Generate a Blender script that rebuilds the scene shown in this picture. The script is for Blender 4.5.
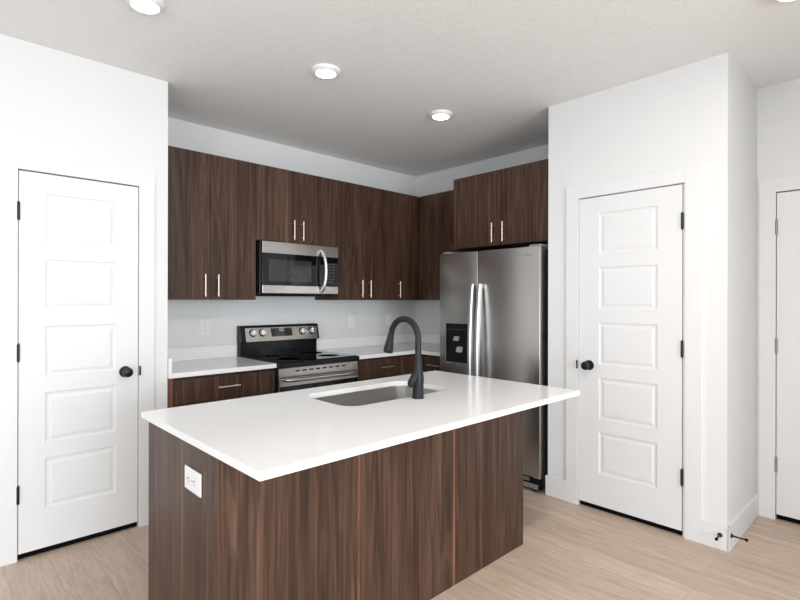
import bpy, bmesh, math, random
from mathutils import Vector, Matrix

random.seed(7)
PI = math.pi
scene = bpy.context.scene
COL = scene.collection
for o in list(bpy.data.objects):
    bpy.data.objects.remove(o)

# ---------------------------------------------------------------- camera
cam_d = bpy.data.cameras.new('camera')
cam = bpy.data.objects.new('camera', cam_d)
COL.objects.link(cam)
scene.camera = cam
YAW, ROLL, CAM_H = 0.8105, 0.0021, 1.3727
F_ = Vector((math.cos(YAW), math.sin(YAW), 0.0001)).normalized()
R0 = Vector((math.sin(YAW), -math.cos(YAW), 0))
U0 = R0.cross(F_)
R_ = R0 * math.cos(ROLL) + U0 * math.sin(ROLL)
U_ = U0 * math.cos(ROLL) - R0 * math.sin(ROLL)
rot = Matrix((R_, U_, -F_)).transposed()
cam.matrix_world = Matrix.Translation((0, 0, CAM_H)) @ rot.to_4x4()
cam_d.sensor_width = 36
cam_d.lens = 36 * 502.24 / 800
cam_d.clip_start = 0.02

# ---------------------------------------------------------------- view, world, daylight
vs = scene.view_settings
vs.view_transform = 'Standard'
vs.look = 'None'
vs.gamma = 1
vs.use_curve_mapping = False
vs.exposure = -0.37

world = bpy.data.worlds.new('world')
scene.world = world
world.use_nodes = True
bg = world.node_tree.nodes['Background']
bg.inputs[0].default_value = (0.80, 0.90, 1.0, 1)
bg.inputs[1].default_value = 1.0


def area(name, loc, rz, sx, sz, watts, color, up=0.0):
    """daylight through one window opening: a rectangle standing in the opening"""
    d = bpy.data.lights.new(name, 'AREA')
    d.shape = 'RECTANGLE'
    d.size = sx
    d.size_y = sz
    d.energy = watts
    d.color = color
    o = bpy.data.objects.new(name, d)
    o.location = loc
    o.rotation_euler = (PI / 2 + up, 0, rz)
    COL.objects.link(o)


DAY = (0.91, 0.965, 1.0)
# rz = -90 deg shines towards +x, rz = 0 towards +y (area lamps shine along their -z)
area('daylight_west_a', (-3.53, -1.5, 1.3), -PI / 2, 2.2, 2.2, 150, DAY, 0.3)
area('daylight_west_b', (-3.53, 1.4, 1.3), -PI / 2, 2.2, 2.2, 16, DAY, 0.3)
area('daylight_south_a', (0.3, -5.53, 1.3), 0, 3.8, 2.3, 430, DAY, 0.3)


def disc(name, x, y, watts):
    """added fill light, an unseen disc just below the ceiling, outside the frame"""
    d = bpy.data.lights.new(name, 'AREA')
    d.shape = 'DISK'
    d.size = 0.12
    d.energy = watts
    d.color = (1.0, 0.95, 0.89)
    o = bpy.data.objects.new(name, d)
    o.location = (x, y, 2.715)
    COL.objects.link(o)


FILL = 18.0  # added fill to brighten the island counter and floor
for x in (0.75, 1.75):
    disc('disc_fill', x, 0.43, FILL)
LAMP = 30.0


# ---------------------------------------------------------------- materials
def new_mat(name):
    m = bpy.data.materials.new(name)
    m.use_nodes = True
    nt = m.node_tree
    return m, nt, nt.nodes['Principled BSDF']


def setp(b, color=None, rough=None, metal=None, spec=None, coat=None):
    if color:
        b.inputs['Base Color'].default_value = (*color, 1)
    if rough is not None:
        b.inputs['Roughness'].default_value = rough
    if metal is not None:
        b.inputs['Metallic'].default_value = metal
    if spec is not None:
        b.inputs['Specular IOR Level'].default_value = spec
    if coat is not None:
        b.inputs['Coat Weight'].default_value = coat


def N(nt, kind, **kw):
    n = nt.nodes.new(kind)
    for k, v in kw.items():
        setattr(n, k, v)
    return n


def obj_coords(nt, scale=(1, 1, 1), random_shift=False):
    tc = N(nt, 'ShaderNodeTexCoord')
    mp = N(nt, 'ShaderNodeMapping')
    mp.inputs['Scale'].default_value = scale
    nt.links.new(tc.outputs['Object'], mp.inputs['Vector'])
    if random_shift:
        oi = N(nt, 'ShaderNodeObjectInfo')
        mul = N(nt, 'ShaderNodeMath', operation='MULTIPLY')
        mul.inputs[1].default_value = 40
        nt.links.new(oi.outputs['Random'], mul.inputs[0])
        cb = N(nt, 'ShaderNodeCombineXYZ')
        for i in range(3):
            nt.links.new(mul.outputs[0], cb.inputs[i])
        nt.links.new(cb.outputs[0], mp.inputs['Location'])
    return mp.outputs['Vector']


def noise(nt, vec, scale, detail=4, rough=0.55, dist=0.0):
    n = N(nt, 'ShaderNodeTexNoise')
    n.inputs['Scale'].default_value = scale
    n.inputs['Detail'].default_value = detail
    n.inputs['Roughness'].default_value = rough
    n.inputs['Distortion'].default_value = dist
    nt.links.new(vec, n.inputs['Vector'])
    return n.outputs[0]


def ramp(nt, fac, stops):
    r = N(nt, 'ShaderNodeValToRGB')
    cr = r.color_ramp
    while len(cr.elements) < len(stops):
        cr.elements.new(0.5)
    for e, (p, c) in zip(cr.elements, stops):
        e.position = p
        e.color = (*c, 1)
    nt.links.new(fac, r.inputs[0])
    return r.outputs[0]


def mixc(nt, a, b, fac, mode='MIX'):
    m = N(nt, 'ShaderNodeMix', data_type='RGBA', blend_type=mode)
    if isinstance(fac, (int, float)):
        m.inputs[0].default_value = fac
    else:
        nt.links.new(fac, m.inputs[0])
    for sock, v in ((m.inputs[6], a), (m.inputs[7], b)):
        if isinstance(v, tuple):
            sock.default_value = (*v, 1)
        else:
            nt.links.new(v, sock)
    return m.outputs[2]


def bump(nt, b, height, strength, dist=0.01):
    bp = N(nt, 'ShaderNodeBump')
    bp.inputs['Strength'].default_value = strength
    bp.inputs['Distance'].default_value = dist
    nt.links.new(height, bp.inputs['Height'])
    nt.links.new(bp.outputs[0], b.inputs['Normal'])


def simple(name, color, rough=0.5, metal=0.0, spec=None, coat=None, grain=None):
    m, nt, b = new_mat(name)
    setp(b, color, rough, metal, spec, coat)
    v = obj_coords(nt)
    n = noise(nt, v, grain or 60, 3)
    lo = tuple(c * 0.97 for c in color)
    hi = tuple(min(1, c * 1.03) for c in color)
    nt.links.new(ramp(nt, n, [(0.3, lo), (0.7, hi)]), b.inputs['Base Color'])
    return m


M = {}
# painted drywall, faint orange peel
m, nt, b = new_mat('white_wall_paint')
setp(b, (0.75, 0.754, 0.756), 0.5, spec=0.3)
v = obj_coords(nt)
bump(nt, b, noise(nt, v, 220, 3), 0.05, 0.004)
M['wall'] = m
# ceiling: knock-down plaster
m, nt, b = new_mat('knockdown_ceiling_plaster')
setp(b, (0.88, 0.88, 0.88), 0.8, spec=0.2)
v = obj_coords(nt)
n1 = noise(nt, v, 26, 5, 0.6, 0.6)
r1 = ramp(nt, n1, [(0.46, (0, 0, 0)), (0.56, (1, 1, 1))])
bump(nt, b, r1, 0.22, 0.006)
M['ceiling'] = m
# trim and door paint
m, nt, b = new_mat('white_trim_paint')
setp(b, (0.756, 0.760, 0.766), 0.4, spec=0.4)
v = obj_coords(nt)
bump(nt, b, noise(nt, v, 150, 2), 0.015, 0.002)
M['trim'] = m

# oak plank floor, boards run along y
m, nt, b = new_mat('light_oak_planks')
setp(b, rough=0.42, spec=0.4)
tc = N(nt, 'ShaderNodeTexCoord')
mp = N(nt, 'ShaderNodeMapping')
mp.inputs['Rotation'].default_value = (0, 0, PI / 2)
mp.inputs['Location'].default_value = (0.31, 0.06, 0)
nt.links.new(tc.outputs['Object'], mp.inputs['Vector'])
br = N(nt, 'ShaderNodeTexBrick')
br.offset = 0.37
br.inputs['Scale'].default_value = 1
br.inputs['Brick Width'].default_value = 1.25
br.inputs['Row Height'].default_value = 0.182
br.inputs['Mortar Size'].default_value = 0.0011
br.inputs['Mortar Smooth'].default_value = 0.1
br.inputs['Bias'].default_value = 0
br.inputs['Color1'].default_value = (0, 0, 0, 1)
br.inputs['Color2'].default_value = (1, 1, 1, 1)
br.inputs['Mortar'].default_value = (0.5, 0.5, 0.5, 1)
nt.links.new(mp.outputs[0], br.inputs['Vector'])
mp2 = N(nt, 'ShaderNodeMapping')
mp2.inputs['Scale'].default_value = (14, 1.1, 1)
nt.links.new(tc.outputs['Object'], mp2.inputs['Vector'])
addv = N(nt, 'ShaderNodeVectorMath', operation='MULTIPLY_ADD')
addv.inputs[1].default_value = (9, 31, 5)
nt.links.new(br.outputs['Color'], addv.inputs[0])
nt.links.new(mp2.outputs[0], addv.inputs[2])
g1 = noise(nt, addv.outputs[0], 1.6, 6, 0.6, 0.8)
g2 = noise(nt, addv.outputs[0], 9, 4, 0.6, 0.2)
base = ramp(nt, g1, [(0.25, (0.46, 0.342, 0.262)), (0.5, (0.575, 0.45, 0.362)), (0.75, (0.65, 0.53, 0.44))])
fine = ramp(nt, g2, [(0.3, (0.80, 0.77, 0.74)), (0.6, (1.02, 1.02, 1.02))])
c = mixc(nt, base, fine, 0.8, 'MULTIPLY')
tone = ramp(nt, br.outputs['Color'], [(0, (0.94, 0.935, 0.93)), (1, (1.05, 1.05, 1.05))])
c = mixc(nt, c, tone, 1.0, 'MULTIPLY')
c = mixc(nt, c, (0.39, 0.30, 0.24), br.outputs['Fac'])
nt.links.new(c, b.inputs['Base Color'])
bump(nt, b, g2, 0.06, 0.002)
M['floor'] = m


# walnut laminate, vertical grain
def walnut(name, dark, mid, light, rough=0.42):
    m, nt, b = new_mat(name)
    setp(b, rough=rough, spec=0.32)
    v = obj_coords(nt, (26, 26, 1.0), True)
    a = noise(nt, v, 1.0, 5, 0.6, 0.9)
    v2 = obj_coords(nt, (95, 95, 2.2), True)
    f = noise(nt, v2, 1.0, 4, 0.65, 0.3)
    v3 = obj_coords(nt, (5.5, 5.5, 0.25), True)
    w = noise(nt, v3, 1.0, 3, 0.5, 0.5)
    col = ramp(nt, a, [(0.28, dark), (0.5, mid), (0.74, light)])
    fin = ramp(nt, f, [(0.34, (0.50, 0.47, 0.45)), (0.58, (1.12, 1.12, 1.12))])
    col = mixc(nt, col, fin, 0.75, 'MULTIPLY')
    wide = ramp(nt, w, [(0.35, (0.80, 0.79, 0.78)), (0.65, (1.15, 1.14, 1.12))])
    col = mixc(nt, col, wide, 0.9, 'MULTIPLY')
    # cathedral figure: thin dark contour lines of a slow, tall noise
    v4 = obj_coords(nt, (6.0, 6.0, 0.42), True)
    k = noise(nt, v4, 1.0, 2, 0.4, 0.4)
    ml = N(nt, 'ShaderNodeMath', operation='MULTIPLY')
    ml.inputs[1].default_value = 95
    nt.links.new(k, ml.inputs[0])
    sn = N(nt, 'ShaderNodeMath', operation='SINE')
    nt.links.new(ml.outputs[0], sn.inputs[0])
    fig = ramp(nt, sn.outputs[0], [(0.0, (0.62, 0.60, 0.58)), (0.5, (1.02, 1.02, 1.02))])
    col = mixc(nt, col, fig, 0.7, 'MULTIPLY')
    nt.links.new(col, b.inputs['Base Color'])
    bump(nt, b, f, 0.06, 0.001)
    return m


M['wood'] = walnut('walnut_laminate', (0.038, 0.0195, 0.0125), (0.084, 0.045, 0.0295), (0.138, 0.080, 0.054))
M['wood_edge'] = walnut('walnut_edge_band', (0.15, 0.068, 0.042), (0.20, 0.092, 0.058), (0.24, 0.12, 0.08))
M['carcass'] = simple('dark_brown_carcass', (0.035, 0.02, 0.016), 0.6)

# white quartz with faint fleck
m, nt, b = new_mat('white_quartz')
setp(b, rough=0.16, spec=0.5)
v = obj_coords(nt)
n1 = noise(nt, v, 260, 2)
nt.links.new(ramp(nt, n1, [(0.34, (0.83, 0.835, 0.84)), (0.5, (0.87, 0.875, 0.88))]), b.inputs['Base Color'])
M['quartz'] = m


# brushed stainless
def steel(name, color, rough, axis, grain=1.0):
    m, nt, b = new_mat(name)
    setp(b, color, rough, 1.0)
    sc = {'x': (2, 240, 240), 'z': (240, 240, 2)}[axis]
    v = obj_coords(nt, sc)
    n = noise(nt, v, 1, 3)
    mr = N(nt, 'ShaderNodeMapRange')
    mr.inputs['To Min'].default_value = rough - 0.04 * grain
    mr.inputs['To Max'].default_value = rough + 0.06 * grain
    nt.links.new(n, mr.inputs[0])
    nt.links.new(mr.outputs[0], b.inputs['Roughness'])
    nt.links.new(ramp(nt, n, [(0.2, tuple(k * (1 - 0.06 * grain) for k in color)), (0.8, color)]), b.inputs['Base Color'])
    bump(nt, b, n, 0.01 * grain, 0.0004)
    return m


M['steel'] = steel('brushed_stainless', (0.52, 0.50, 0.48), 0.28, 'x', 0.4)
M['steel_v'] = steel('brushed_stainless_doors', (0.47, 0.455, 0.44), 0.30, 'x', 0.25)
M['steel_sink'] = steel('satin_sink_steel', (0.62, 0.60, 0.58), 0.30, 'x')
M['steel_bright'] = steel('bright_handle_steel', (0.72, 0.73, 0.745), 0.32, 'z', 0.4)
M['nickel'] = steel('champagne_nickel', (0.82, 0.73, 0.64), 0.42, 'z')
M['black_metal'] = simple('matte_black_metal', (0.008, 0.008, 0.009), 0.38, 0.0, 0.35)
M['faucet'] = simple('matte_charcoal_metal', (0.010, 0.0112, 0.013), 0.45, 0.0, 0.32)
M['black_gloss'] = simple('black_glass', (0.004, 0.004, 0.005), 0.05, 0.0, 0.35)
M['black_enamel'] = simple('black_enamel', (0.006, 0.006, 0.007), 0.22, 0.0, 0.28)
M['window_reflection'] = simple('screened_glass_reflection_grey', (0.035, 0.035, 0.037), 0.06, 0.0, 0.4)  # screened microwave window; its lighter grey paints in a reflection
M['black_plastic'] = simple('black_plastic', (0.007, 0.007, 0.007), 0.55, 0, 0.2)
M['grey_plastic'] = simple('grey_plastic', (0.22, 0.22, 0.225), 0.45)
M['dark_case'] = simple('charcoal_case', (0.035, 0.035, 0.037), 0.5)
M['hinge_nickel'] = simple('satin_nickel_hinge', (0.30, 0.29, 0.28), 0.45, 0.7)
M['white_plastic'] = simple('white_plastic', (0.83, 0.83, 0.84), 0.3)
M['slot'] = simple('dark_slot', (0.02, 0.02, 0.02), 0.7)
M['rubber_gap'] = simple('black_rubber_gap_shade', (0.003, 0.003, 0.003), 0.9, 0, 0.1)  # door stop tips, also the painted shade in the door gaps
M['print_grey'] = simple('grey_print', (0.10, 0.10, 0.10), 0.5)
M['knob_face'] = simple('silver_knob', (0.80, 0.80, 0.80), 0.25, 0.8)


def emis(name, color, strength):
    m, nt, b = new_mat(name)
    setp(b, (0.8, 0.8, 0.8), 0.4)
    b.inputs['Emission Color'].default_value = (*color, 1)
    b.inputs['Emission Strength'].default_value = strength
    return m


M['lens'] = emis('frosted_lit_lens', (1.0, 0.95, 0.89), LAMP)
M['digits'] = emis('green_digits', (0.30, 0.62, 0.12), 0.22)

# ---------------------------------------------------------------- mesh helpers


def box(bm, x0, x1, y0, y1, z0, z1, bev=0.0, seg=2):
    r = bmesh.ops.create_cube(bm, size=1)
    vs_ = r['verts']
    sx, sy, sz = abs(x1 - x0), abs(y1 - y0), abs(z1 - z0)
    bmesh.ops.scale(bm, vec=(sx, sy, sz), verts=vs_)
    bmesh.ops.translate(bm, vec=((x0 + x1) / 2, (y0 + y1) / 2, (z0 + z1) / 2), verts=vs_)
    if bev > 0:
        es = list({e for v_ in vs_ for e in v_.link_edges})
        bmesh.ops.bevel(bm, geom=es, offset=min(bev, 0.45 * min(sx, sy, sz)), segments=seg, affect='EDGES', profile=0.5)


def tube(bm, pts, radii, n=16, cap=True):
    """round tube through points, one radius per point"""
    pts = [Vector(p) for p in pts]
    if isinstance(radii, (int, float)):
        radii = [radii] * len(pts)
    rings = []
    t0 = (pts[1] - pts[0]).normalized()
    ref = Vector((0, 0, 1)) if abs(t0.z) < 0.9 else Vector((1, 0, 0))
    u = t0.cross(ref).normalized()
    for i, p in enumerate(pts):
        if i == 0:
            t = t0
        elif i == len(pts) - 1:
            t = (pts[i] - pts[i - 1]).normalized()
        else:
            t = (pts[i + 1] - pts[i - 1]).normalized()
        u = (u - t * u.dot(t)).normalized()
        w = t.cross(u)
        rings.append([bm.verts.new(p + (u * math.cos(2 * PI * k / n) + w * math.sin(2 * PI * k / n)) * radii[i]) for k in range(n)])
    for a_, b_ in zip(rings, rings[1:]):
        for k in range(n):
            bm.faces.new((a_[k], a_[(k + 1) % n], b_[(k + 1) % n], b_[k]))
    if cap:
        bm.faces.new(rings[0][::-1])
        bm.faces.new(rings[-1])


def lathe(bm, prof, origin=(0, 0, 0), axis=(0, 0, 1), n=32):
    """profile of (radius, height) pairs turned about axis"""
    ax = Vector(axis).normalized()
    ref = Vector((1, 0, 0)) if abs(ax.x) < 0.9 else Vector((0, 1, 0))
    u = ax.cross(ref).normalized()
    w = ax.cross(u)
    o = Vector(origin)
    rings = []
    for r, h in prof:
        if r < 1e-6:
            rings.append([bm.verts.new(o + ax * h)])
        else:
            rings.append([bm.verts.new(o + ax * h + (u * math.cos(2 * PI * k / n) + w * math.sin(2 * PI * k / n)) * r) for k in range(n)])
    for a_, b_ in zip(rings, rings[1:]):
        for k in range(n):
            k2 = (k + 1) % n
            if len(a_) == 1:
                bm.faces.new((a_[0], b_[k2], b_[k]))
            elif len(b_) == 1:
                bm.faces.new((a_[k], a_[k2], b_[0]))
            else:
                bm.faces.new((a_[k], a_[k2], b_[k2], b_[k]))
    if len(rings[0]) > 1:
        bm.faces.new(rings[0][::-1])
    if len(rings[-1]) > 1:
        bm.faces.new(rings[-1])


def prism(bm, poly, axis, a0, a1):
    """extrude a closed 2-d polygon along an axis; poly in the other two axes (order xyz)"""
    def pt(p, a_):
        return {'x': (a_, p[0], p[1]), 'y': (p[0], a_, p[1]), 'z': (p[0], p[1], a_)}[axis]
    A = [bm.verts.new(pt(p, a0)) for p in poly]
    B = [bm.verts.new(pt(p, a1)) for p in poly]
    bm.faces.new(A[::-1])
    bm.faces.new(B)
    for i in range(len(poly)):
        j = (i + 1) % len(poly)
        bm.faces.new((A[i], A[j], B[j], B[i]))


def rrect(x0, x1, y0, y1, r, n=8):
    pts = []
    for cx, cy, a0 in ((x1 - r, y1 - r, 0), (x0 + r, y1 - r, 90), (x0 + r, y0 + r, 180), (x1 - r, y0 + r, 270)):
        for k in range(n + 1):
            a_ = math.radians(a0 + 90 * k / n)
            pts.append((cx + r * math.cos(a_), cy + r * math.sin(a_)))
    return pts


def obj(name, bm, mat, parent=None, smooth=False, label=None):
    bmesh.ops.recalc_face_normals(bm, faces=bm.faces[:])
    me = bpy.data.meshes.new(name)
    bm.to_mesh(me)
    bm.free()
    me.materials.append(M[mat] if isinstance(mat, str) else mat)
    if smooth:
        for p in me.polygons:
            p.use_smooth = True
        try:
            me.set_sharp_from_angle(angle=math.radians(38))
        except Exception:
            pass
    o = bpy.data.objects.new(name, me)
    COL.objects.link(o)
    if parent:
        o.parent = parent
    if label:
        o['label'] = label
    return o


def B(*boxes, bev=0.0):
    bm = bmesh.new()
    for b_ in boxes:
        box(bm, *b_, bev=bev)
    return bm


def thing(name, label, cat, loc=(0, 0, 0), rz=0.0, group=None):
    o = bpy.data.objects.new(name, None)
    o.empty_display_size = 0.1
    o.location = loc
    o.rotation_euler = (0, 0, rz)
    COL.objects.link(o)
    tag(o, label, cat, group)
    return o


def tag(o, label, cat, group=None):
    o['label'] = label
    o['category'] = cat
    if group:
        o['group'] = group
    return o


def struct(name, bm, mat, label=None):
    o = obj(name, bm, mat)
    o['kind'] = 'structure'
    if label:
        o['label'] = label
    return o


BACK, RIGHT = 0.0, -PI / 2     # local x runs to the right along the wall, local y into the wall

# ---------------------------------------------------------------- measures
ZC = 2.737                    # ceiling
LW, LC = 3.288, 1.115         # wall with the left door, its free corner
BW, RW = 3.916, 3.962         # kitchen back wall, fridge wall
PX, PY0, PY1 = 3.204, 0.759, 1.850   # pantry block
W3 = 3.892                    # wall of the door at the right edge
XW, YS = -3.5, -5.5           # window walls behind the camera
DH = 2.052                    # door head

# ---------------------------------------------------------------- room shell
struct('floor', B((XW - 0.2, RW + 0.2, YS - 0.2, 4.1, -0.1, 0)), 'floor', 'light oak plank floor')
struct('ceiling', B((XW - 0.2, RW + 0.2, YS - 0.2, 4.1, ZC, ZC + 0.1)), 'ceiling', 'white knockdown textured ceiling')

D1 = (0.365, 0.942)           # door 1 leaf, x
D2 = (0.985, 1.616)           # door 2 leaf, y
D3 = (-0.26, 0.655)           # door 3 leaf, y
G = 0.004
struct('wall_left', B((XW, D1[0] - G, LW, 4.0, 0, ZC), (D1[1] + G, LC, LW, 4.0, 0, ZC),
                      (D1[0] - G, D1[1] + G, LW, 4.0, DH + G, ZC), (D1[0] - G, D1[1] + G, 3.9, 4.0, 0, DH + G)), 'wall',
       'white wall with the door at the left')
struct('wall_back', B((LC, RW + 0.1, BW, BW + 0.1, 0, ZC)), 'wall', 'white kitchen wall behind the range')
struct('wall_right', B((RW, RW + 0.1, PY1 - 0.09, BW, 0, ZC)), 'wall', 'white wall behind the fridge')
struct('wall_pantry', B((PX, PX + 0.1, PY0, D2[0] - G, 0, ZC), (PX, PX + 0.1, D2[1] + G, PY1, 0, ZC),
                        (PX, PX + 0.1, D2[0] - G, D2[1] + G, DH + G, ZC),
                        (PX + 0.1, RW + 0.1, PY0, PY0 + 0.1, 0, ZC), (PX + 0.1, RW + 0.1, PY1 - 0.1, PY1, 0, ZC)), 'wall',
       'white pantry block with a door beside the fridge')
struct('wall_entry', B((W3, W3 + 0.12, YS, D3[0] - G, 0, ZC), (W3, W3 + 0.12, D3[1] + G, PY0, 0, ZC),
                       (W3, W3 + 0.12, D3[0] - G, D3[1] + G, DH + G, ZC), (W3 + 0.12, W3 + 0.16, D3[0] - 0.1, D3[1] + 0.09, 0, DH + 0.1)), 'wall',
       'white wall with the door at the right edge')
# window walls behind the camera
struct('wall_light_blocker', B((2.5, W3, -1.02, -0.90, 0, ZC)), 'wall', 'added unseen white wall shading the entry from the south window')  # added out of view to keep south daylight off the entry walls
WN = [(-2.6, -0.4), (0.3, 2.5)]      # y ranges on the west wall
SN = [(-1.6, 2.2)]      # x ranges on the south wall
WZ = (0.1, 2.45)
struct('wall_west', B((XW - 0.12, XW, YS, WN[0][0], 0, ZC), (XW - 0.12, XW, WN[0][1], WN[1][0], 0, ZC), (XW - 0.12, XW, WN[1][1], LW, 0, ZC),
                      *[(XW - 0.12, XW, a, b2, 0, WZ[0]) for a, b2 in WN], *[(XW - 0.12, XW, a, b2, WZ[1], ZC) for a, b2 in WN]), 'wall')
struct('wall_south', B((XW, SN[0][0], YS - 0.12, YS, 0, ZC), (SN[0][1], W3 + 0.12, YS - 0.12, YS, 0, ZC),
                       *[(a, b2, YS - 0.12, YS, 0, WZ[0]) for a, b2 in SN], *[(a, b2, YS - 0.12, YS, WZ[1], ZC) for a, b2 in SN]), 'wall')
wi = 1
for a, b2 in WN:
    c0 = (a + b2) / 2
    struct('window_%d' % wi, B((XW - 0.02, XW + 0.02, a - 0.06, a, WZ[0] - .06, WZ[1] + .06), (XW - 0.02, XW + 0.02, b2, b2 + 0.06, WZ[0] - .06, WZ[1] + .06),
                               (XW - 0.02, XW + 0.02, a, b2, WZ[1], WZ[1] + .06), (XW - 0.02, XW + 0.02, a, b2, WZ[0] - .06, WZ[0]),
                               (XW - 0.02, XW + 0.02, c0 - 0.03, c0 + 0.03, WZ[0], WZ[1])), 'trim')
    wi += 1
for a, b2 in SN:
    c0 = (a + b2) / 2
    struct('window_%d' % wi, B((a - 0.06, a, YS - 0.02, YS + 0.02, WZ[0] - .06, WZ[1] + .06), (b2, b2 + 0.06, YS - 0.02, YS + 0.02, WZ[0] - .06, WZ[1] + .06),
                               (a, b2, YS - 0.02, YS + 0.02, WZ[1], WZ[1] + .06), (a, b2, YS - 0.02, YS + 0.02, WZ[0] - .06, WZ[0]),
                               (c0 - 0.03, c0 + 0.03, YS - 0.02, YS + 0.02, WZ[0], WZ[1])), 'trim')
    wi += 1

# casings (flat boards) and baseboards
T = 0.014
CW = 0.088


def casing_x(name, a, b2, y):       # around a door in a wall facing -y
    return struct(name, B((a - G - CW, a - G, y - T, y, 0, DH + G + CW), (b2 + G, b2 + G + CW, y - T, y, 0, DH + G + CW),
                          (a - G, b2 + G, y - T, y, DH + G, DH + G + CW), bev=0.0015), 'trim', 'flat white door casing')


def casing_y(name, a, b2, x):       # around a door in a wall facing -x
    return struct(name, B((x - T, x, a - G - CW, a - G, 0, DH + G + CW), (x - T, x, b2 + G, b2 + G + CW, 0, DH + G + CW),
                          (x - T, x, a - G, b2 + G, DH + G, DH + G + CW), bev=0.0015), 'trim', 'flat white door casing')


casing_x('trim_1', D1[0], D1[1], LW)
casing_y('trim_2', D2[0] - 0.012, D2[1], PX)
casing_y('trim_3', D3[0], D3[1], W3)
BH = 0.138
struct('baseboard_left', B((XW, D1[0] - G - CW, LW - T, LW, 0, BH), (D1[1] + G + CW, LC, LW - T, LW, 0, BH), bev=0.002), 'trim', 'white baseboard')
struct('baseboard_pantry', B((PX - T, PX, PY0 - T, D2[0] - 0.012 - G - CW, 0, BH), (PX - T, PX, D2[1] + G + CW, PY1 + 0.012, 0, BH),
                             (PX - T, W3 - T, PY0 - T, PY0, 0, BH), bev=0.002), 'trim', 'white baseboard round the pantry corner')
struct('baseboard_entry', B((W3 - T, W3, YS, D3[0] - G - CW, 0, BH), bev=0.002), 'trim', 'white baseboard')

# ---------------------------------------------------------------- doors
PANELS = [(0.244, 0.514), (0.599, 0.869), (0.955, 1.228), (1.318, 1.588), (1.678, 1.943)]


def door_leaf(w, z0, z1, stile, th=0.035):
    """five panel door; local x across, y into the wall, moulded panels on the room face"""
    bm = bmesh.new()
    xs = [0, stile, w - stile, w]
    zs = [z0]
    for a, b2 in PANELS:
        zs += [a, b2]
    zs.append(z1)
    vt = {}

    def V(x, y, z):
        k = (round(x, 5), round(y, 5), round(z, 5))
        if k not in vt:
            vt[k] = bm.verts.new((x, y, z))
        return vt[k]
    rings = [(0, 0), (0.003, 0.0045), (0.011, 0.006), (0.018, 0.006), (0.032, 0.0022), (0.038, 0.002)]
    for i in range(3):
        for j in range(len(zs) - 1):
            xa, xb, za, zb = xs[i], xs[i + 1], zs[j], zs[j + 1]
            if i == 1 and j % 2 == 1:
                prev = None
                for ins, dep in rings:
                    q = [V(xa + ins, dep, za + ins), V(xb - ins, dep, za + ins), V(xb - ins, dep, zb - ins), V(xa + ins, dep, zb - ins)]
                    if prev:
                        for k in range(4):
                            bm.faces.new((prev[k], prev[(k + 1) % 4], q[(k + 1) % 4], q[k]))
                    prev = q
                bm.faces.new(prev)
            else:
                bm.faces.new((V(xa, 0, za), V(xb, 0, za), V(xb, 0, zb), V(xa, 0, zb)))
    for j in range(len(zs) - 1):
        bm.faces.new((V(0, 0, zs[j]), V(0, 0, zs[j + 1]), V(0, th, zs[j + 1]), V(0, th, zs[j])))
        bm.faces.new((V(w, 0, zs[j]), V(w, th, zs[j]), V(w, th, zs[j + 1]), V(w, 0, zs[j + 1])))
        bm.faces.new((V(0, th, zs[j]), V(0, th, zs[j + 1]), V(w, th, zs[j + 1]), V(w, th, zs[j])))
    for z in (z0, z1):
        bm.faces.new([V(x, 0, z) for x in xs] + [V(w, th, z), V(0, th, z)])
    return bm


def door(n, loc, rz, w, stile, hinge_side, hinge_mat, knob_x, label):
    d = obj('door_%d' % n, door_leaf(w, 0.034, DH - 0.003, stile), 'trim')
    d.location = loc
    d.rotation_euler = (0, 0, rz)
    d['kind'] = 'structure'
    d['label'] = label
    hx = -0.002 if hinge_side < 0 else w + 0.002
    for zc in (1.836, 1.092, 0.347):
        bm = bmesh.new()
        tube(bm, [(hx, -0.006, zc - 0.045), (hx, -0.006, zc + 0.045)], 0.0075, 12)
        for s in (-1, 1):
            lathe(bm, [(0.0, 0.052), (0.004, 0.050), (0.006, 0.046), (0.0075, 0.045)], (hx, -0.006, zc), (0, 0, s), 12)
        box(bm, hx - 0.001, hx + 0.001, -0.006, 0.02, zc - 0.044, zc + 0.044)
        obj('hinge', bm, hinge_mat, d, True, 'black hinge' if hinge_mat == 'black_metal' else 'satin nickel hinge')
    obj('door_gap_shade', B((0.002, w - 0.002, 0.012, 0.030, 0.004, 0.0338)), 'rubber_gap', d, label='dark strip standing in for the shaded gap under the door')  # black strip paints the shade of the gap below the leaf
    if knob_x is not None:
        z = 0.945
        bm = bmesh.new()
        lathe(bm, [(0.033, 0.0), (0.033, 0.005), (0.030, 0.009), (0.013, 0.011), (0.011, 0.030), (0.016, 0.036), (0.026, 0.044), (0.0285, 0.055),
                   (0.026, 0.065), (0.016, 0.071), (0.0, 0.072)], (knob_x, 0, z), (0, -1, 0), 32)
        obj('knob', bm, 'black_metal', d, True, 'round black knob')
        ex = w + 0.0 if hinge_side < 0 else 0.0
        s = 1 if hinge_side < 0 else -1
        obj('strike_plate', B((min(ex + s * .0035, ex + s * 0.014), max(ex + s * .0035, ex + s * 0.014), -T - 0.002, -T + 0.001, z - 0.028, z + 0.028), bev=0.001), 'black_metal', d, label='black strike plate lip')
    return d


door(1, (D1[0], LW - 0.004, 0), BACK, D1[1] - D1[0], 0.117, -1, 'black_metal', 0.508, 'white five panel door at the left with black knob')
door(2, (PX - 0.004, D2[1], 0), RIGHT, D2[1] - D2[0], 0.136, 1, 'black_metal', 0.070, 'white five panel pantry door beside the fridge')
door(3, (W3 - 0.004, D3[1], 0), RIGHT, D3[1] - D3[0], 0.150, -1, 'hinge_nickel', None, 'white door at the right edge with nickel hinges')


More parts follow.
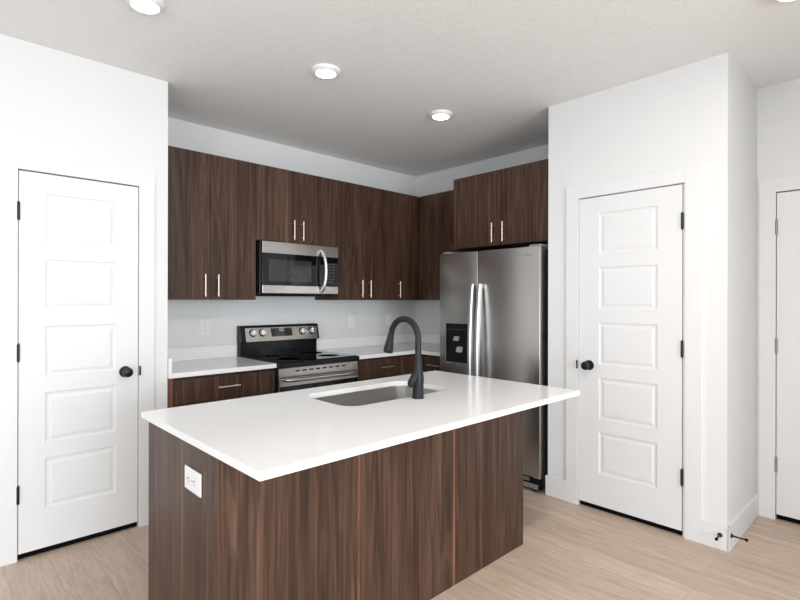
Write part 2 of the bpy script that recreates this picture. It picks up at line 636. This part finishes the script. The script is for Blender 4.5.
# ---------------------------------------------------------------- cabinets
def pull(parent, x, z, length, vertical):
    """bar pull on a front whose room face is at local y=0"""
    bm = bmesh.new()
    r, so = 0.0055, 0.030
    h = length / 2
    if vertical:
        tube(bm, [(x, -so, z - h), (x, -so, z + h)], r, 12)
        for s in (-1, 1):
            tube(bm, [(x, 0.0, z + s * h * 0.72), (x, -so, z + s * h * 0.72)], 0.0045, 10)
    else:
        tube(bm, [(x - h, -so, z), (x + h, -so, z)], r, 12)
        for s in (-1, 1):
            tube(bm, [(x + s * h * 0.72, 0.0, z), (x + s * h * 0.72, -so, z)], 0.0045, 10)
    return obj('handle', bm, 'nickel', parent, True, 'champagne nickel bar handle')


def upper(loc, rz, w, h, d, doors, label, filler=None, back=0.0):
    """wall cabinet; doors = list of (x0, x1, handle_x or None); local z from its own underside"""
    t = thing('wall_cabinet', label, 'cabinet', loc, rz, 'walnut wall cabinets')
    obj('body', B((0, w, 0.0215, d, 0, h), bev=0.0008), 'wood', t)
    if filler:
        obj('filler_strip', B((filler[0], filler[1], 0.002, 0.021, 0, h)), 'wood', t)
    for x0, x1, hx in doors:
        dr = obj('door', B((x0 + 0.0015, x1 - 0.0015, 0, 0.019, 0.001, h - 0.001), bev=0.0012), 'wood', t)
        if hx is not None:
            pull(dr, hx, 0.103, 0.158, True)
    return t


UF, UX, UB, UT = 3.556, 3.648, 1.372, 2.420
UD = BW - UF - 0.002
upper((LC + 0.002, UF, UB), BACK, 0.739, UT - UB, UD, [(0.022, 0.382, 0.337), (0.382, 0.739, 0.432)],
      'tall double-door walnut wall cabinet against the left wall, left of the microwave', (0.0, 0.0215))
upper((1.857, UF, 1.834), BACK, 0.775, UT - 1.834, UD, [(0, 0.382, 0.322), (0.382, 0.775, 0.407)],
      'short double-door walnut wall cabinet directly above the microwave')
upper((2.633, UF, UB), BACK, 0.662, UT - UB, UD, [(0, 0.312, 0.257), (0.312, 0.662, 0.355)],
      'tall double-door walnut wall cabinet just right of the microwave')
upper((3.296, UF, UB), BACK, 0.350, UT - UB, UD, [(0, 0.350, 0.064)],
      'single-door walnut wall cabinet on the range wall, in the dark corner')
upper((UX, BW - 0.004, UB), RIGHT, BW - 0.004 - 2.868, UT - UB, RW - UX - 0.002, [(0.364, 1.044, 1.000)],
      'single-door walnut wall cabinet on the fridge wall, between corner and fridge')
upper((3.345, 2.864, 1.814), RIGHT, 1.010, UT - 1.814, RW - 3.345 - 0.002, [(0.02, 0.508, 0.443), (0.508, 1.006, 0.545)],
      'deep double-door walnut cabinet above the stainless fridge')


def base(loc, rz, w, d, fronts, label, filler=None, z1=0.878):
    """floor cabinet; fronts = (x0, x1) columns, each a drawer over a door"""
    t = thing('base_cabinet', label, 'cabinet', loc, rz, 'walnut base cabinets')
    obj('body', B((0, w, 0.0215, d, 0.10, z1), bev=0.0008), 'carcass', t)
    obj('toe_kick', B((0, w, 0.075, d, 0, 0.0995)), 'carcass', t)
    for fx0, fx1 in filler or []:
        obj('filler_strip', B((fx0, fx1, 0.003, 0.021, 0.10, z1 - 0.002)), 'wood_edge', t)
    for x0, x1 in fronts:
        dw = obj('drawer', B((x0 + 0.0015, x1 - 0.0015, 0, 0.019, 0.704, 0.860), bev=0.0012), 'wood', t)
        pull(dw, (x0 + x1) / 2, 0.789, 0.155, False)
        dr = obj('door', B((x0 + 0.0015, x1 - 0.0015, 0, 0.019, 0.105, 0.700), bev=0.0012), 'wood', t)
        pull(dr, x1 - 0.045, 0.60, 0.155, True)
    return t


BF = 3.275
base((LC + 0.002, BF, 0), BACK, 0.746, BW - BF - 0.002, [(0.026, 0.746)], 'walnut drawer base cabinet left of the range', [(0, 0.0255)])
base((2.620, BF, 0), BACK, 0.702, BW - BF - 0.002, [(0.004, 0.652)], 'walnut drawer base cabinet right of the range, behind the faucet', [(0.654, 0.702)])
base((3.324, BF + 0.018, 0), RIGHT, BF + 0.018 - 2.846, RW - 3.324 - 0.002, [(0.055, 0.444)], 'narrow walnut drawer base cabinet between the corner and the fridge', [(0.02, 0.054)])

# counters on the cabinets
K2 = 0.909
c = obj('countertop', B((LC + 0.002, 1.864, 3.258, BW - 0.002, 0.8785, K2), bev=0.002), 'quartz')
tag(c, 'short white quartz countertop left of the range', 'countertop', 'white quartz tops')
bm = bmesh.new()
prism(bm, [(2.619, 3.258), (3.306, 3.258), (3.306, 2.848), (RW - 0.002, 2.848), (RW - 0.002, BW - 0.002), (2.619, BW - 0.002)], 'z', 0.8785, K2)
c = obj('countertop', bm, 'quartz')
tag(c, 'L-shaped white quartz countertop right of the range, turning the corner', 'countertop', 'white quartz tops')
ST = 1.006
c = obj('backsplash', B((LC + 0.0205, 1.864, BW - 0.020, BW - 0.002, K2 + 0.0005, ST), (LC + 0.002, LC + 0.020, 3.262, BW - 0.002, K2 + 0.0005, ST), bev=0.0015), 'quartz')
tag(c, 'low white quartz backsplash strip left of the range', 'backsplash', 'quartz backsplashes')
c = obj('backsplash', B((2.619, RW - 0.0205, BW - 0.020, BW - 0.002, K2 + 0.0005, ST), (RW - 0.020, RW - 0.002, 2.850, BW - 0.002, K2 + 0.0005, ST), bev=0.0015), 'quartz')
tag(c, 'low white quartz backsplash strip right of the range, along the corner', 'backsplash', 'quartz backsplashes')

# ---------------------------------------------------------------- range
RX0, RX1 = 1.867, 2.616
RWD = RX1 - RX0
rg = thing('range', 'freestanding electric range with black glass top and stainless back panel', 'range', (RX0, 3.235, 0), BACK)
obj('body', B((0.004, RWD - 0.004, 0.035, 0.660, 0.03, 0.872), bev=0.003), 'black_enamel', rg)
for x in (0.05, RWD - 0.05):
    for y in (0.09, 0.60):
        bm = bmesh.new()
        lathe(bm, [(0.018, 0), (0.018, 0.01), (0.01, 0.012), (0.01, 0.03)], (x, y, 0), (0, 0, 1), 14)
        obj('foot', bm, 'black_plastic', rg, True)
# cooktop: black enamel frame with a slightly raised rim, glass plate with ring marks
obj('cooktop_frame', B((0, RWD, -0.002, 0.600, 0.8725, 0.9115), bev=0.006), 'black_enamel', rg)
gl = obj('cooktop_glass', B((0.014, RWD - 0.014, 0.020, 0.598, 0.9118, 0.9155), bev=0.0012), 'black_gloss', rg)
for x, y, r in ((0.20, 0.17, 0.105), (0.56, 0.17, 0.085), (0.20, 0.44, 0.080), (0.56, 0.44, 0.105)):
    bm = bmesh.new()
    lathe(bm, [(r - 0.0015, 0.0), (r - 0.0015, 0.0003), (r + 0.0015, 0.0003), (r + 0.0015, 0.0), (r - 0.0015, 0.0)], (x, y, 0.9156), (0, 0, 1), 48)
    obj('burner_ring', bm, 'print_grey', gl)
# vent trim with slots below the cooktop
vt_ = obj('vent_trim', B((0.008, RWD - 0.008, 0.010, 0.035, 0.800, 0.8715), bev=0.004), 'steel', rg)
for k in range(8):
    x = 0.165 + k * 0.061
    bm = bmesh.new()
    box(bm, x - 0.019, x + 0.019, 0.0085, 0.014, 0.838, 0.850, bev=0.001)
    obj('vent_slot', bm, 'slot', vt_)
od = obj('oven_door', B((0.008, RWD - 0.008, 0.004, 0.0345, 0.245, 0.7965), bev=0.004), 'steel', rg)
obj('door_glass', B((0.014, RWD - 0.014, 0.0015, 0.008, 0.250, 0.738), bev=0.001), 'black_gloss', od)
bm = bmesh.new()
pts = [(0.055, 0.004, 0.784), (0.055, -0.030, 0.786), (0.075, -0.045, 0.786)] + [(0.10 + (RWD - 0.20) * k / 8, -0.048, 0.786) for k in range(9)] + [(RWD - 0.075, -0.045, 0.786), (RWD - 0.055, -0.030, 0.786), (RWD - 0.055, 0.004, 0.784)]
tube(bm, pts, 0.0150, 16)
obj('handle', bm, 'steel', od, True, 'long stainless oven handle')
obj('drawer', B((0.008, RWD - 0.008, 0.006, 0.0345, 0.050, 0.2415), bev=0.004), 'steel', rg, label='stainless warming drawer')
# back guard: black lower part, overhanging stainless control panel, black end caps
obj('back_guard', B((0.004, RWD - 0.004, 0.615, 0.660, 0.8725, 1.040), bev=0.003), 'black_enamel', rg)
bm = bmesh.new()
prof = [(0.660, 1.020), (0.590, 1.020), (0.578, 1.030), (0.604, 1.149), (0.614, 1.158), (0.660, 1.158)]
prism(bm, prof, 'x', 0.0, RWD)
bmesh.ops.bevel(bm, geom=bm.edges[:], offset=0.002, segments=2, affect='EDGES')
cp = obj('control_housing', bm, 'black_enamel', rg)
# sloped face frame: origin on the slope, e_u along x, e_v up the slope, normal outwards
A0, A1 = Vector((0, 0.578, 1.030)), Vector((0, 0.604, 1.149))
ev = (A1 - A0).normalized()
nn = Vector((0, -ev.z, ev.y))


def slope_box(bm, x0, x1, s0, s1, d0, d1, bev=0.0):
    b0 = bmesh.new()
    box(b0, x0, x1, s0, s1, d0, d1, bev)
    mtx = Matrix(((1, 0, 0, A0.x), (0, ev.y, nn.y, A0.y), (0, ev.z, nn.z, A0.z), (0, 0, 0, 1)))
    b0.transform(mtx)
    tmp = bpy.data.meshes.new('tmp')
    b0.to_mesh(tmp)
    b0.free()
    bm.from_mesh(tmp)
    bpy.data.meshes.remove(tmp)


SL = (A1 - A0).length
bm = bmesh.new()
slope_box(bm, 0.038, RWD - 0.018, -0.004, SL - 0.010, 0.0, 0.004, 0.0015)
fp = obj('control_panel', bm, 'steel', rg, label='stainless control panel')
bm = bmesh.new()
slope_box(bm, 0.268, 0.470, 0.032, SL - 0.020, 0.004, 0.0055, 0.001)
dp = obj('display', bm, 'black_gloss', rg, label='black glass clock display')
bm = bmesh.new()
for k, x in enumerate((0.345, 0.358, 0.374, 0.387)):       # four lit seven-segment digits
    for s in (0.076, 0.092):
        if k == 0:
            slope_box(bm, x + 0.003, x + 0.005, s, s + 0.013, 0.0055, 0.0060)
        else:
            slope_box(bm, x - 0.0045, x - 0.0025, s, s + 0.013, 0.0055, 0.0060)
            slope_box(bm, x + 0.0025, x + 0.0045, s, s + 0.013, 0.0055, 0.0060)
    if k:
        for s in (0.0745, 0.105):
            slope_box(bm, x - 0.0045, x + 0.0045, s, s + 0.002, 0.0055, 0.0060)
obj('clock_digits', bm, 'digits', dp, label='green lit digits')
for r_ in range(3):
    for x in (0.283, 0.300, 0.317, 0.412, 0.429, 0.446):
        bm = bmesh.new()
        slope_box(bm, x, x + 0.009, 0.045 + r_ * 0.022, 0.049 + r_ * 0.022, 0.0055, 0.0058)
        obj('key', bm, 'print_grey', dp)
for x in (0.100, 0.185, 0.570, 0.668):
    o0 = A0 + ev * 0.068 + nn * 0.004
    bm = bmesh.new()
    lathe(bm, [(0.032, 0.0), (0.032, 0.003), (0.030, 0.005), (0.0, 0.005)], (x, o0.y, o0.z), nn, 28)
    kb = obj('knob', bm, 'black_enamel', rg, True, 'silver control knob')
    bm = bmesh.new()
    lathe(bm, [(0.025, 0.005), (0.0245, 0.020), (0.022, 0.027), (0.0, 0.028)], (x, o0.y, o0.z), nn, 28)
    kg = [v_ for v_ in bm.verts]
    obj('cap', bm, 'knob_face', kb, True)
    bm = bmesh.new()
    o1 = o0 + nn * 0.028
    slope_box(bm, x - 0.004, x + 0.004, 0.048, 0.088, 0.031, 0.040, 0.002)
    obj('grip', bm, 'knob_face', kb)

# ---------------------------------------------------------------- microwave
MX0, MX1 = 1.870, 2.607
MWW = MX1 - MX0
MZ = 1.414
mw = thing('microwave', 'stainless over-the-range microwave hanging under the short cabinet', 'microwave', (MX0, 3.522, MZ), BACK)
MH = 0.414
obj('body', B((0, MWW, 0.036, BW - 3.522 - 0.004, 0.0, MH), bev=0.003), 'black_enamel', mw)
obj('bottom_vent', B((0.02, MWW - 0.02, 0.06, 0.36, -0.012, -0.0005)), 'black_plastic', mw)
obj('front_frame', B((0.0, MWW, 0.004, 0.0355, 0.004, MH - 0.001), bev=0.003), 'black_enamel', mw)
obj('top_band', B((0.020, MWW, -0.004, 0.004, 0.322, MH - 0.001), bev=0.002), 'steel', mw, label='stainless band along the top')
obj('bottom_band', B((0.020, MWW, -0.004, 0.004, 0.010, 0.072), bev=0.002), 'steel', mw, label='stainless band along the bottom')
dg = obj('door_glass', B((0.020, 0.545, -0.002, 0.004, 0.0725, 0.3215), bev=0.001), 'black_gloss', mw)
obj('window', B((0.075, 0.465, -0.0028, -0.0018, 0.105, 0.275)), 'window_reflection', dg, label='screened window with a reflection in its grey tone')
kp = obj('control_panel', B((0.547, MWW, -0.002, 0.004, 0.0725, 0.3215), bev=0.001), 'black_gloss', mw)
for r_ in range(7):
    for k in range(3):
        x = 0.622 + k * 0.032
        bm = bmesh.new()
        box(bm, x - 0.009, x + 0.009, -0.0026, -0.0018, 0.105 + r_ * 0.026, 0.113 + r_ * 0.026)
        obj('key', bm, 'print_grey', kp)
bm = bmesh.new()
pts = []
for k in range(17):
    s = k / 16
    z = 0.030 + s * 0.345
    pts.append((0.562 + 0.010 * math.sin(PI * s), -0.012 - 0.048 * math.sin(PI * s) ** 0.55, z))
tube(bm, pts, [0.015] * 17, 16)
for z in (0.034, 0.371):
    tube(bm, [(0.562, -0.003, z), (0.562, -0.022, z)], 0.013, 14)
obj('handle', bm, 'steel_bright', mw, True, 'bowed stainless handle')

# ---------------------------------------------------------------- refrigerator
FY1, FX0 = 2.828, 3.150
FW = 0.945
fr = thing('refrigerator', 'stainless side-by-side refrigerator with a black dispenser in its left door', 'refrigerator', (FX0, FY1, 0), RIGHT)
FT = 1.742
obj('case', B((0.012, FW - 0.012, 0.080, RW - FX0 - 0.02, 0.045, FT), bev=0.004), 'dark_case', fr)
SP = 0.398
for x0, x1, nm in ((0.0, SP - 0.003, 'left'), (SP + 0.003, FW, 'right')):
    bm = bmesh.new()
    box(bm, x0, x1, 0.0, 0.070, 0.115, 1.757, bev=0.004, seg=3)
    dr = obj('door', bm, 'steel_v', fr, True)
    obj('gasket', B((x0 + 0.01, x1 - 0.01, 0.0702, 0.080, 0.12, 1.735)), 'black_plastic', dr)
    hx = SP - 0.034 if nm == 'left' else SP + 0.036
    # flat bowed bar handle, nearly full height
    bm = bmesh.new()
    pts = []
    for k in range(25):
        s = k / 24
        z = 0.330 + s * (1.500 - 0.330)
        pts.append((z, -0.030 - 0.034 * math.sin(PI * s) ** 0.8))
    prev = None
    hw = 0.018
    for z, y in pts:
        q = [bm.verts.new((hx - hw, y, z)), bm.verts.new((hx - hw * 0.5, y - 0.009, z)), bm.verts.new((hx + hw * 0.5, y - 0.009, z)), bm.verts.new((hx + hw, y, z)),
             bm.verts.new((hx + hw, y + 0.024, z)), bm.verts.new((hx - hw, y + 0.024, z))]
        if prev:
            for k in range(6):
                bm.faces.new((prev[k], prev[(k + 1) % 6], q[(k + 1) % 6], q[k]))
        else:
            bm.faces.new(q)
        prev = q
    bm.faces.new(prev[::-1])
    for z in (0.345, 1.485):
        box(bm, hx - 0.012, hx + 0.012, -0.034, 0.0005, z - 0.014, z + 0.014, bev=0.003)
    obj('handle', bm, 'steel_bright', dr, True, 'long bright stainless door handle')
    if nm == 'left':
        # dispenser: frame, recess, control strip, two paddles, tray
        x0d, x1d, z0d, z1d = 0.078, 0.328, 0.868, 1.182
        fm = obj('dispenser', B((x0d, x0d + 0.012, -0.008, -0.0003, z0d, z1d), (x1d - 0.012, x1d, -0.008, -0.0003, z0d, z1d),
                                (x0d + 0.012, x1d - 0.012, -0.008, -0.0003, z0d, z0d + 0.014), (x0d + 0.012, x1d - 0.012, -0.008, -0.0003, z1d - 0.095, z1d),
                                (x0d + 0.012, x1d - 0.012, -0.002, -0.0003, z0d + 0.014, z1d - 0.095)), 'black_plastic', dr, label='black water and ice dispenser')
        obj('edge_trim', B((x0d - 0.006, x0d - 0.0003, -0.009, -0.0003, z0d - 0.004, z0d + 0.225), (x0d - 0.006, x0d + 0.05, -0.009, -0.0003, z0d - 0.009, z0d - 0.0045)), 'steel_bright', dr, label='thin steel edge of the dispenser')
        for k in range(7):
            bm = bmesh.new()
            box(bm, x0d + 0.030 + k * 0.027, x0d + 0.044 + k * 0.027, -0.0088, -0.0078, z1d - 0.050, z1d - 0.044)
            obj('key', bm, 'print_grey', dr)
        for px_, pz_, sx_, sz_ in ((0.196, 1.062, 0.056, 0.036), (0.228, 0.975, 0.062, 0.044)):
            bm = bmesh.new()
            prism(bm, [(-0.003, pz_ + sz_ / 2), (-0.012, pz_ + sz_ / 2), (-0.026, pz_ - sz_ / 2), (-0.018, pz_ - sz_ / 2)], 'x', px_ - sx_ / 2, px_ + sx_ / 2)
            obj('paddle', bm, 'knob_face', dr, label='silver dispenser paddle')
    else:
        # small badge near the top outer corner: a dot and a short dark word-like bar
        bm = bmesh.new()
        lathe(bm, [(0.0, 0.0012), (0.0035, 0.0010), (0.004, 0.0)], (FW - 0.165, -0.0002, 1.700), (0, -1, 0), 14)
        obj('badge_dot', bm, 'grey_plastic', dr, label='small grey badge dot')
        x = FW - 0.118
        for wd in (0.009, 0.006, 0.009, 0.006, 0.008, 0.007):
            obj('badge_letter', B((x, x + wd, -0.0014, -0.0002, 1.695, 1.704)), 'grey_plastic', dr)
            x += wd + 0.0025
bm = bmesh.new()
box(bm, 0.02, FW - 0.02, 0.030, 0.078, 0.012, 0.105, bev=0.004)
kg_ = obj('base_grille', bm, 'black_plastic', fr)
for bb in ((0.04, FW - 0.10, 0.024, 0.0302, 0.070, 0.096), (0.04, FW - 0.03, 0.022, 0.0302, 0.022, 0.056)):
    obj('grille_louvre', B(bb, bev=0.002), 'grey_plastic', kg_)
for x, y, h in ((0.06, 0.055, 0.014), (FW - 0.06, 0.055, 0.014), (0.08, 0.68, 0.046), (FW - 0.08, 0.68, 0.046)):
    bm = bmesh.new()
    lathe(bm, [(0.017, 0), (0.017, 0.008), (0.009, 0.010), (0.009, h)], (x, y, 0), (0, 0, 1), 14)
    obj('foot', bm, 'black_plastic', fr, True)
for x0, x1 in ((0.02, 0.10), (FW - 0.10, FW - 0.006)):
    obj('hinge_cover', B((x0, x1, 0.020, 0.150, FT + 0.016, FT + 0.032), (x0 + 0.01, x1 - 0.004, 0.085, 0.145, FT + 0.0005, FT + 0.016), bev=0.003), 'grey_plastic', fr, label='grey hinge cover')
obj('hinge_bracket', B((FW - 0.06, FW - 0.004, 0.015, 0.075, 0.106, 0.113)), 'steel_bright', fr, label='lower steel hinge bracket')

# ---------------------------------------------------------------- island
IX0, IX1, IY0, IY1 = 0.686, 2.4535, 1.563, 2.250
KI = 0.895
IB = KI - 0.0255
isl = thing('island_cabinet', 'walnut kitchen island base with three back panels under the white top', 'island', (IX0, IY0, 0), BACK)
IW, ID = IX1 - IX0, IY1 - IY0
S1, S2 = 1.268 - IX0, 1.853 - IX0
for nm, bb in (('end_panel', (0, 0.020, 0.0, ID - 0.021, 0, IB)), ('end_panel', (IW - 0.020, IW, 0.006, ID - 0.021, 0, IB))):
    obj(nm, B(bb, bev=0.001), 'wood', isl)
for x0, x1 in ((0.0205, S1 - 0.0105), (S1 + 0.0095, S2 - 0.0105), (S2 + 0.0095, IW - 0.0205)):
    obj('back_panel', B((x0, x1, 0.006, 0.020, 0, IB), bev=0.001), 'wood', isl)
for x in (S1, S2):
    obj('seam_strip', B((x - 0.0065, x + 0.0092, 0.008, 0.020, 0, IB)), 'wood_edge', isl, label='reddish seam strip between back panels')
obj('carcass', B((0.0205, IW - 0.0205, 0.0205, ID - 0.10, 0.0, 0.10), (0.0205, IW - 0.0205, 0.0205, ID - 0.0215, 0.10, 0.118),
                 (0.0205, IW - 0.0205, 0.0205, 0.036, 0.118, IB), (0.0205, IW - 0.0205, ID - 0.0365, ID - 0.0215, 0.118, 0.66)), 'carcass', isl)
for k in range(4):
    wk = IW / 4
    dr = obj('door', B((k * wk + 0.0015, (k + 1) * wk - 0.0015, ID - 0.0205, ID - 0.001, 0.105, IB - 0.012), bev=0.0012), 'wood', isl)

# island top with the sink cut out
CX0, CX1, CY0, CY1 = 0.6747, 2.528, 1.2713, 2.3054
SX0, SX1, SY0, SY1, SR = 1.372, 2.075, 1.765, 2.160, 0.085
hole = rrect(SX0, SX1, SY0, SY1, SR, 10)
bm = bmesh.new()
rim = [(CX0, CY0), (CX1, CY0), (CX1, CY1), (CX0, CY1)]
lay = {}
for zz in (IB + 0.0005, KI):
    vo = [bm.verts.new((x, y, zz)) for x, y in rim]
    vi = [bm.verts.new((x, y, zz)) for x, y in hole]
    eo = [bm.edges.new((vo[i], vo[(i + 1) % 4])) for i in range(4)]
    ei = [bm.edges.new((vi[i], vi[(i + 1) % len(vi)])) for i in range(len(vi))]
    bmesh.ops.triangle_fill(bm, use_beauty=True, edges=eo + ei)
    lay[zz] = (vo, vi)
(vo0, vi0), (vo1, vi1) = lay[IB + 0.0005], lay[KI]
for a, b2 in ((vo0, vo1), (vi0, vi1)):
    for i in range(len(a)):
        j = (i + 1) % len(a)
        bm.faces.new((a[i], a[j], b2[j], b2[i]))
es = [e for e in bm.edges if len(e.link_faces) == 2 and e.calc_face_angle(0) > 1.0]
bmesh.ops.bevel(bm, geom=es, offset=0.0018, segments=2, affect='EDGES')
c = obj('countertop', bm, 'quartz')
tag(c, 'large white quartz island countertop with the sink cut into it', 'countertop', 'white quartz tops')

# sink bowl, hung under the top
sk = thing('sink', 'stainless undermount sink bowl set into the island top', 'sink', ((SX0 + SX1) / 2, (SY0 + SY1) / 2, IB - 0.205))
bm = bmesh.new()
hx_, hy_ = (SX1 - SX0) / 2 - 0.003, (SY1 - SY0) / 2 - 0.003
zt = 0.2048


def ring(ins, z, r):
    return [bm.verts.new((x, y, z)) for x, y in rrect(-hx_ + ins, hx_ - ins, -hy_ + ins, hy_ - ins, max(r, 0.012), 8)]


rings = [ring(-0.020, zt, 0.09), ring(0.0, zt, 0.072), ring(0.004, zt - 0.10, 0.070), ring(0.008, 0.040, 0.066), ring(0.016, 0.016, 0.058), ring(0.036, 0.006, 0.04), ring(0.12, 0.0035, 0.03),
         ring(0.12, 0.0, 0.03), ring(0.034, 0.002, 0.04), ring(0.013, 0.012, 0.06), ring(0.004, 0.040, 0.068), ring(0.001, zt - 0.002, 0.072), ring(-0.020, zt - 0.002, 0.09)]
for a, b2 in zip(rings, rings[1:] + rings[:1]):
    if a is rings[6] and b2 is rings[7]:
        continue
    for i in range(len(a)):
        j = (i + 1) % len(a)
        bm.faces.new((a[i], a[j], b2[j], b2[i]))
bm.faces.new(rings[6])
bm.faces.new(rings[7][::-1])
obj('bowl', bm, 'steel_sink', sk, True)
bm = bmesh.new()
lathe(bm, [(0.0, 0.004), (0.030, 0.004), (0.036, 0.008), (0.044, 0.0085), (0.046, 0.0045)], (0.0, 0.0, 0.0), (0, 0, 1), 28)
obj('drain', bm, 'steel_bright', sk, True, 'round steel drain')

# faucet on the near side of the sink
FXX, FYY = 1.752, 1.713
fc = thing('faucet', 'matte black gooseneck pull-down faucet standing on the island', 'faucet', (FXX, FYY, KI))
bm = bmesh.new()
lathe(bm, [(0.030, 0.0005), (0.030, 0.004), (0.0275, 0.006), (0.027, 0.060), (0.0285, 0.085), (0.028, 0.105), (0.024, 0.130), (0.019, 0.160), (0.0165, 0.185), (0.016, 0.205), (0.0, 0.205)], n=36)
obj('body', bm, 'faucet', fc, True)
bm = bmesh.new()
rad, top = 0.098, 0.285
pts = [(0, 0, 0.200), (0, 0, 0.23), (0, 0, 0.26), (0, 0, top - 0.006)]
for k in range(0, 21):
    a_ = PI * k / 20 * 0.925
    pts.append((0, rad - rad * math.cos(a_), top + rad * math.sin(a_)))
tdir = (Vector(pts[-1]) - Vector(pts[-2])).normalized()
pts.append(tuple(Vector(pts[-1]) + tdir * 0.012))
tube(bm, pts, 0.0155, 20)
obj('spout', bm, 'faucet', fc, True)
e = Vector(pts[-1])
bm = bmesh.new()
dirv = Vector((0, 0.24, -1)).normalized()
lathe(bm, [(0.0, -0.004), (0.0165, -0.004), (0.0172, 0.008), (0.0180, 0.022), (0.0215, 0.045), (0.0250, 0.070), (0.0260, 0.086), (0.0235, 0.091), (0.0, 0.091)], e, dirv, 28)
obj('spray_head', bm, 'faucet', fc, True)
bm = bmesh.new()
tube(bm, [(-0.004, 0, 0.142), (-0.016, 0, 0.118), (-0.030, 0, 0.094), (-0.042, 0, 0.077), (-0.051, 0, 0.066), (-0.055, 0, 0.061)], [0.012, 0.018, 0.022, 0.022, 0.018, 0.010], 20)
hd = obj('handle_hub', bm, 'faucet', fc, True)
bm = bmesh.new()
tube(bm, [(-0.040, -0.012, 0.078), (-0.046, -0.026, 0.077), (-0.050, -0.038, 0.078), (-0.053, -0.050, 0.080)], [0.011, 0.009, 0.0075, 0.006], 14)
obj('lever', bm, 'faucet', hd, True)


# ---------------------------------------------------------------- outlets and switches
def plate(loc, rz, kind, label, w, h, name, horizontal=False):
    t = thing(name, label, 'outlet' if kind == 'duplex' else 'switch', loc, rz, 'white wall plates')
    obj('cover_plate', B((-w / 2, w / 2, -0.006, 0.0, -h / 2, h / 2), bev=0.0025), 'white_plastic', t)
    if kind == 'duplex':
        for s in (-1, 1):
            cx_, cz_ = (s * 0.027, 0) if horizontal else (0, s * 0.027)
            hw_, hh_ = (0.0165, 0.0175) if horizontal else (0.0175, 0.0165)
            rc = obj('receptacle', B((cx_ - hw_, cx_ + hw_, -0.0085, -0.0062, cz_ - hh_, cz_ + hh_), bev=0.003), 'white_plastic', t)
            bm = bmesh.new()
            for k in (-1, 1):
                if horizontal:
                    box(bm, cx_ - 0.002, cx_ + 0.007, -0.0092, -0.0084, k * 0.0065 - 0.0012, k * 0.0065 + 0.0012)
                else:
                    box(bm, k * 0.0065 - 0.0012, k * 0.0065 + 0.0012, -0.0092, -0.0084, cz_ - 0.002, cz_ + 0.007)
            lathe(bm, [(0.0, 0.0008), (0.0026, 0.0008), (0.0026, 0.0)], (cx_ - (0.009 if horizontal else 0), -0.0084, cz_ - (0 if horizontal else 0.009)), (0, -1, 0), 10)
            obj('slots', bm, 'slot', rc)
        bm = bmesh.new()
        lathe(bm, [(0.0, 0.0015), (0.003, 0.001), (0.0035, 0.0)], (0, -0.006, 0), (0, -1, 0), 12)
        obj('screw', bm, 'hinge_nickel', t, True)
    else:
        obj('rocker', B((-0.017, 0.017, -0.0095, -0.0062, -0.034, 0.034), bev=0.002), 'white_plastic', t)
    return t


plate((1.608, BW - 0.0005, 1.153), BACK, 'duplex', 'white duplex outlet on the backsplash wall left of the range', 0.074, 0.124, 'wall_outlet')
plate((3.066, BW - 0.0005, 1.162), BACK, 'rocker', 'white rocker switch plate on the wall just right of the range', 0.082, 0.126, 'wall_switch')
plate((3.560, BW - 0.0005, 1.158), BACK, 'rocker', 'white rocker switch plate near the corner, behind the faucet arch', 0.076, 0.126, 'wall_switch')
plate((IX0 - 0.0005, 1.760, 0.743), RIGHT, 'duplex', 'white sideways outlet on the left end of the walnut island', 0.140, 0.080, 'wall_outlet', True)

# ---------------------------------------------------------------- ceiling disc lights
for x, y, lb in ((0.737, 2.472, 'round lit ceiling disc light near the left wall, cut by the photo top edge'),
                 (1.734, 2.466, 'round lit ceiling disc light above the island, middle of three'),
                 (2.752, 0.403, 'round lit ceiling disc light at the right, its edge peeking in at the photo corner'),
                 (2.752, 2.462, 'round lit ceiling disc light nearest the fridge, deepest in the kitchen')):
    t = thing('ceiling_light', lb, 'light', (x, y, ZC), 0, 'round ceiling disc lights')
    bm = bmesh.new()
    lathe(bm, [(0.086, -0.0004), (0.086, -0.006), (0.082, -0.012), (0.070, -0.022), (0.061, -0.024), (0.058, -0.022), (0.058, -0.0004)], n=48)
    obj('housing', bm, 'white_plastic', t, True)
    bm = bmesh.new()
    lathe(bm, [(0.0575, -0.018), (0.0575, -0.0215), (0.048, -0.0235), (0.025, -0.0245), (0.0, -0.025)], n=40)
    obj('lens', bm, 'lens', t, True, 'glowing frosted lens')


# ---------------------------------------------------------------- door stops on the baseboards
def door_stop(loc, axis, lb):
    t = thing('door_stop', lb, 'door stop', loc, 0, 'black rod door stops')
    bm = bmesh.new()
    lathe(bm, [(0.0125, 0.0), (0.0125, 0.003), (0.008, 0.008), (0.0045, 0.012), (0.0045, 0.064), (0.0, 0.064)], (0, 0, 0), axis, 18)
    obj('rod', bm, 'black_metal', t, True)
    bm = bmesh.new()
    lathe(bm, [(0.0, 0.0635), (0.0075, 0.064), (0.008, 0.074), (0.006, 0.078), (0.0, 0.079)], (0, 0, 0), axis, 16)
    obj('tip', bm, 'rubber_gap', t, True)


door_stop((PX - T - 0.0003, 0.789, 0.081), (-1, 0, 0), 'black door stop on the baseboard beside the pantry door, pointing at the viewer')
door_stop((3.226, PY0 - T - 0.0003, 0.081), (0, -1, 0), 'black door stop around the pantry corner, rod pointing right')
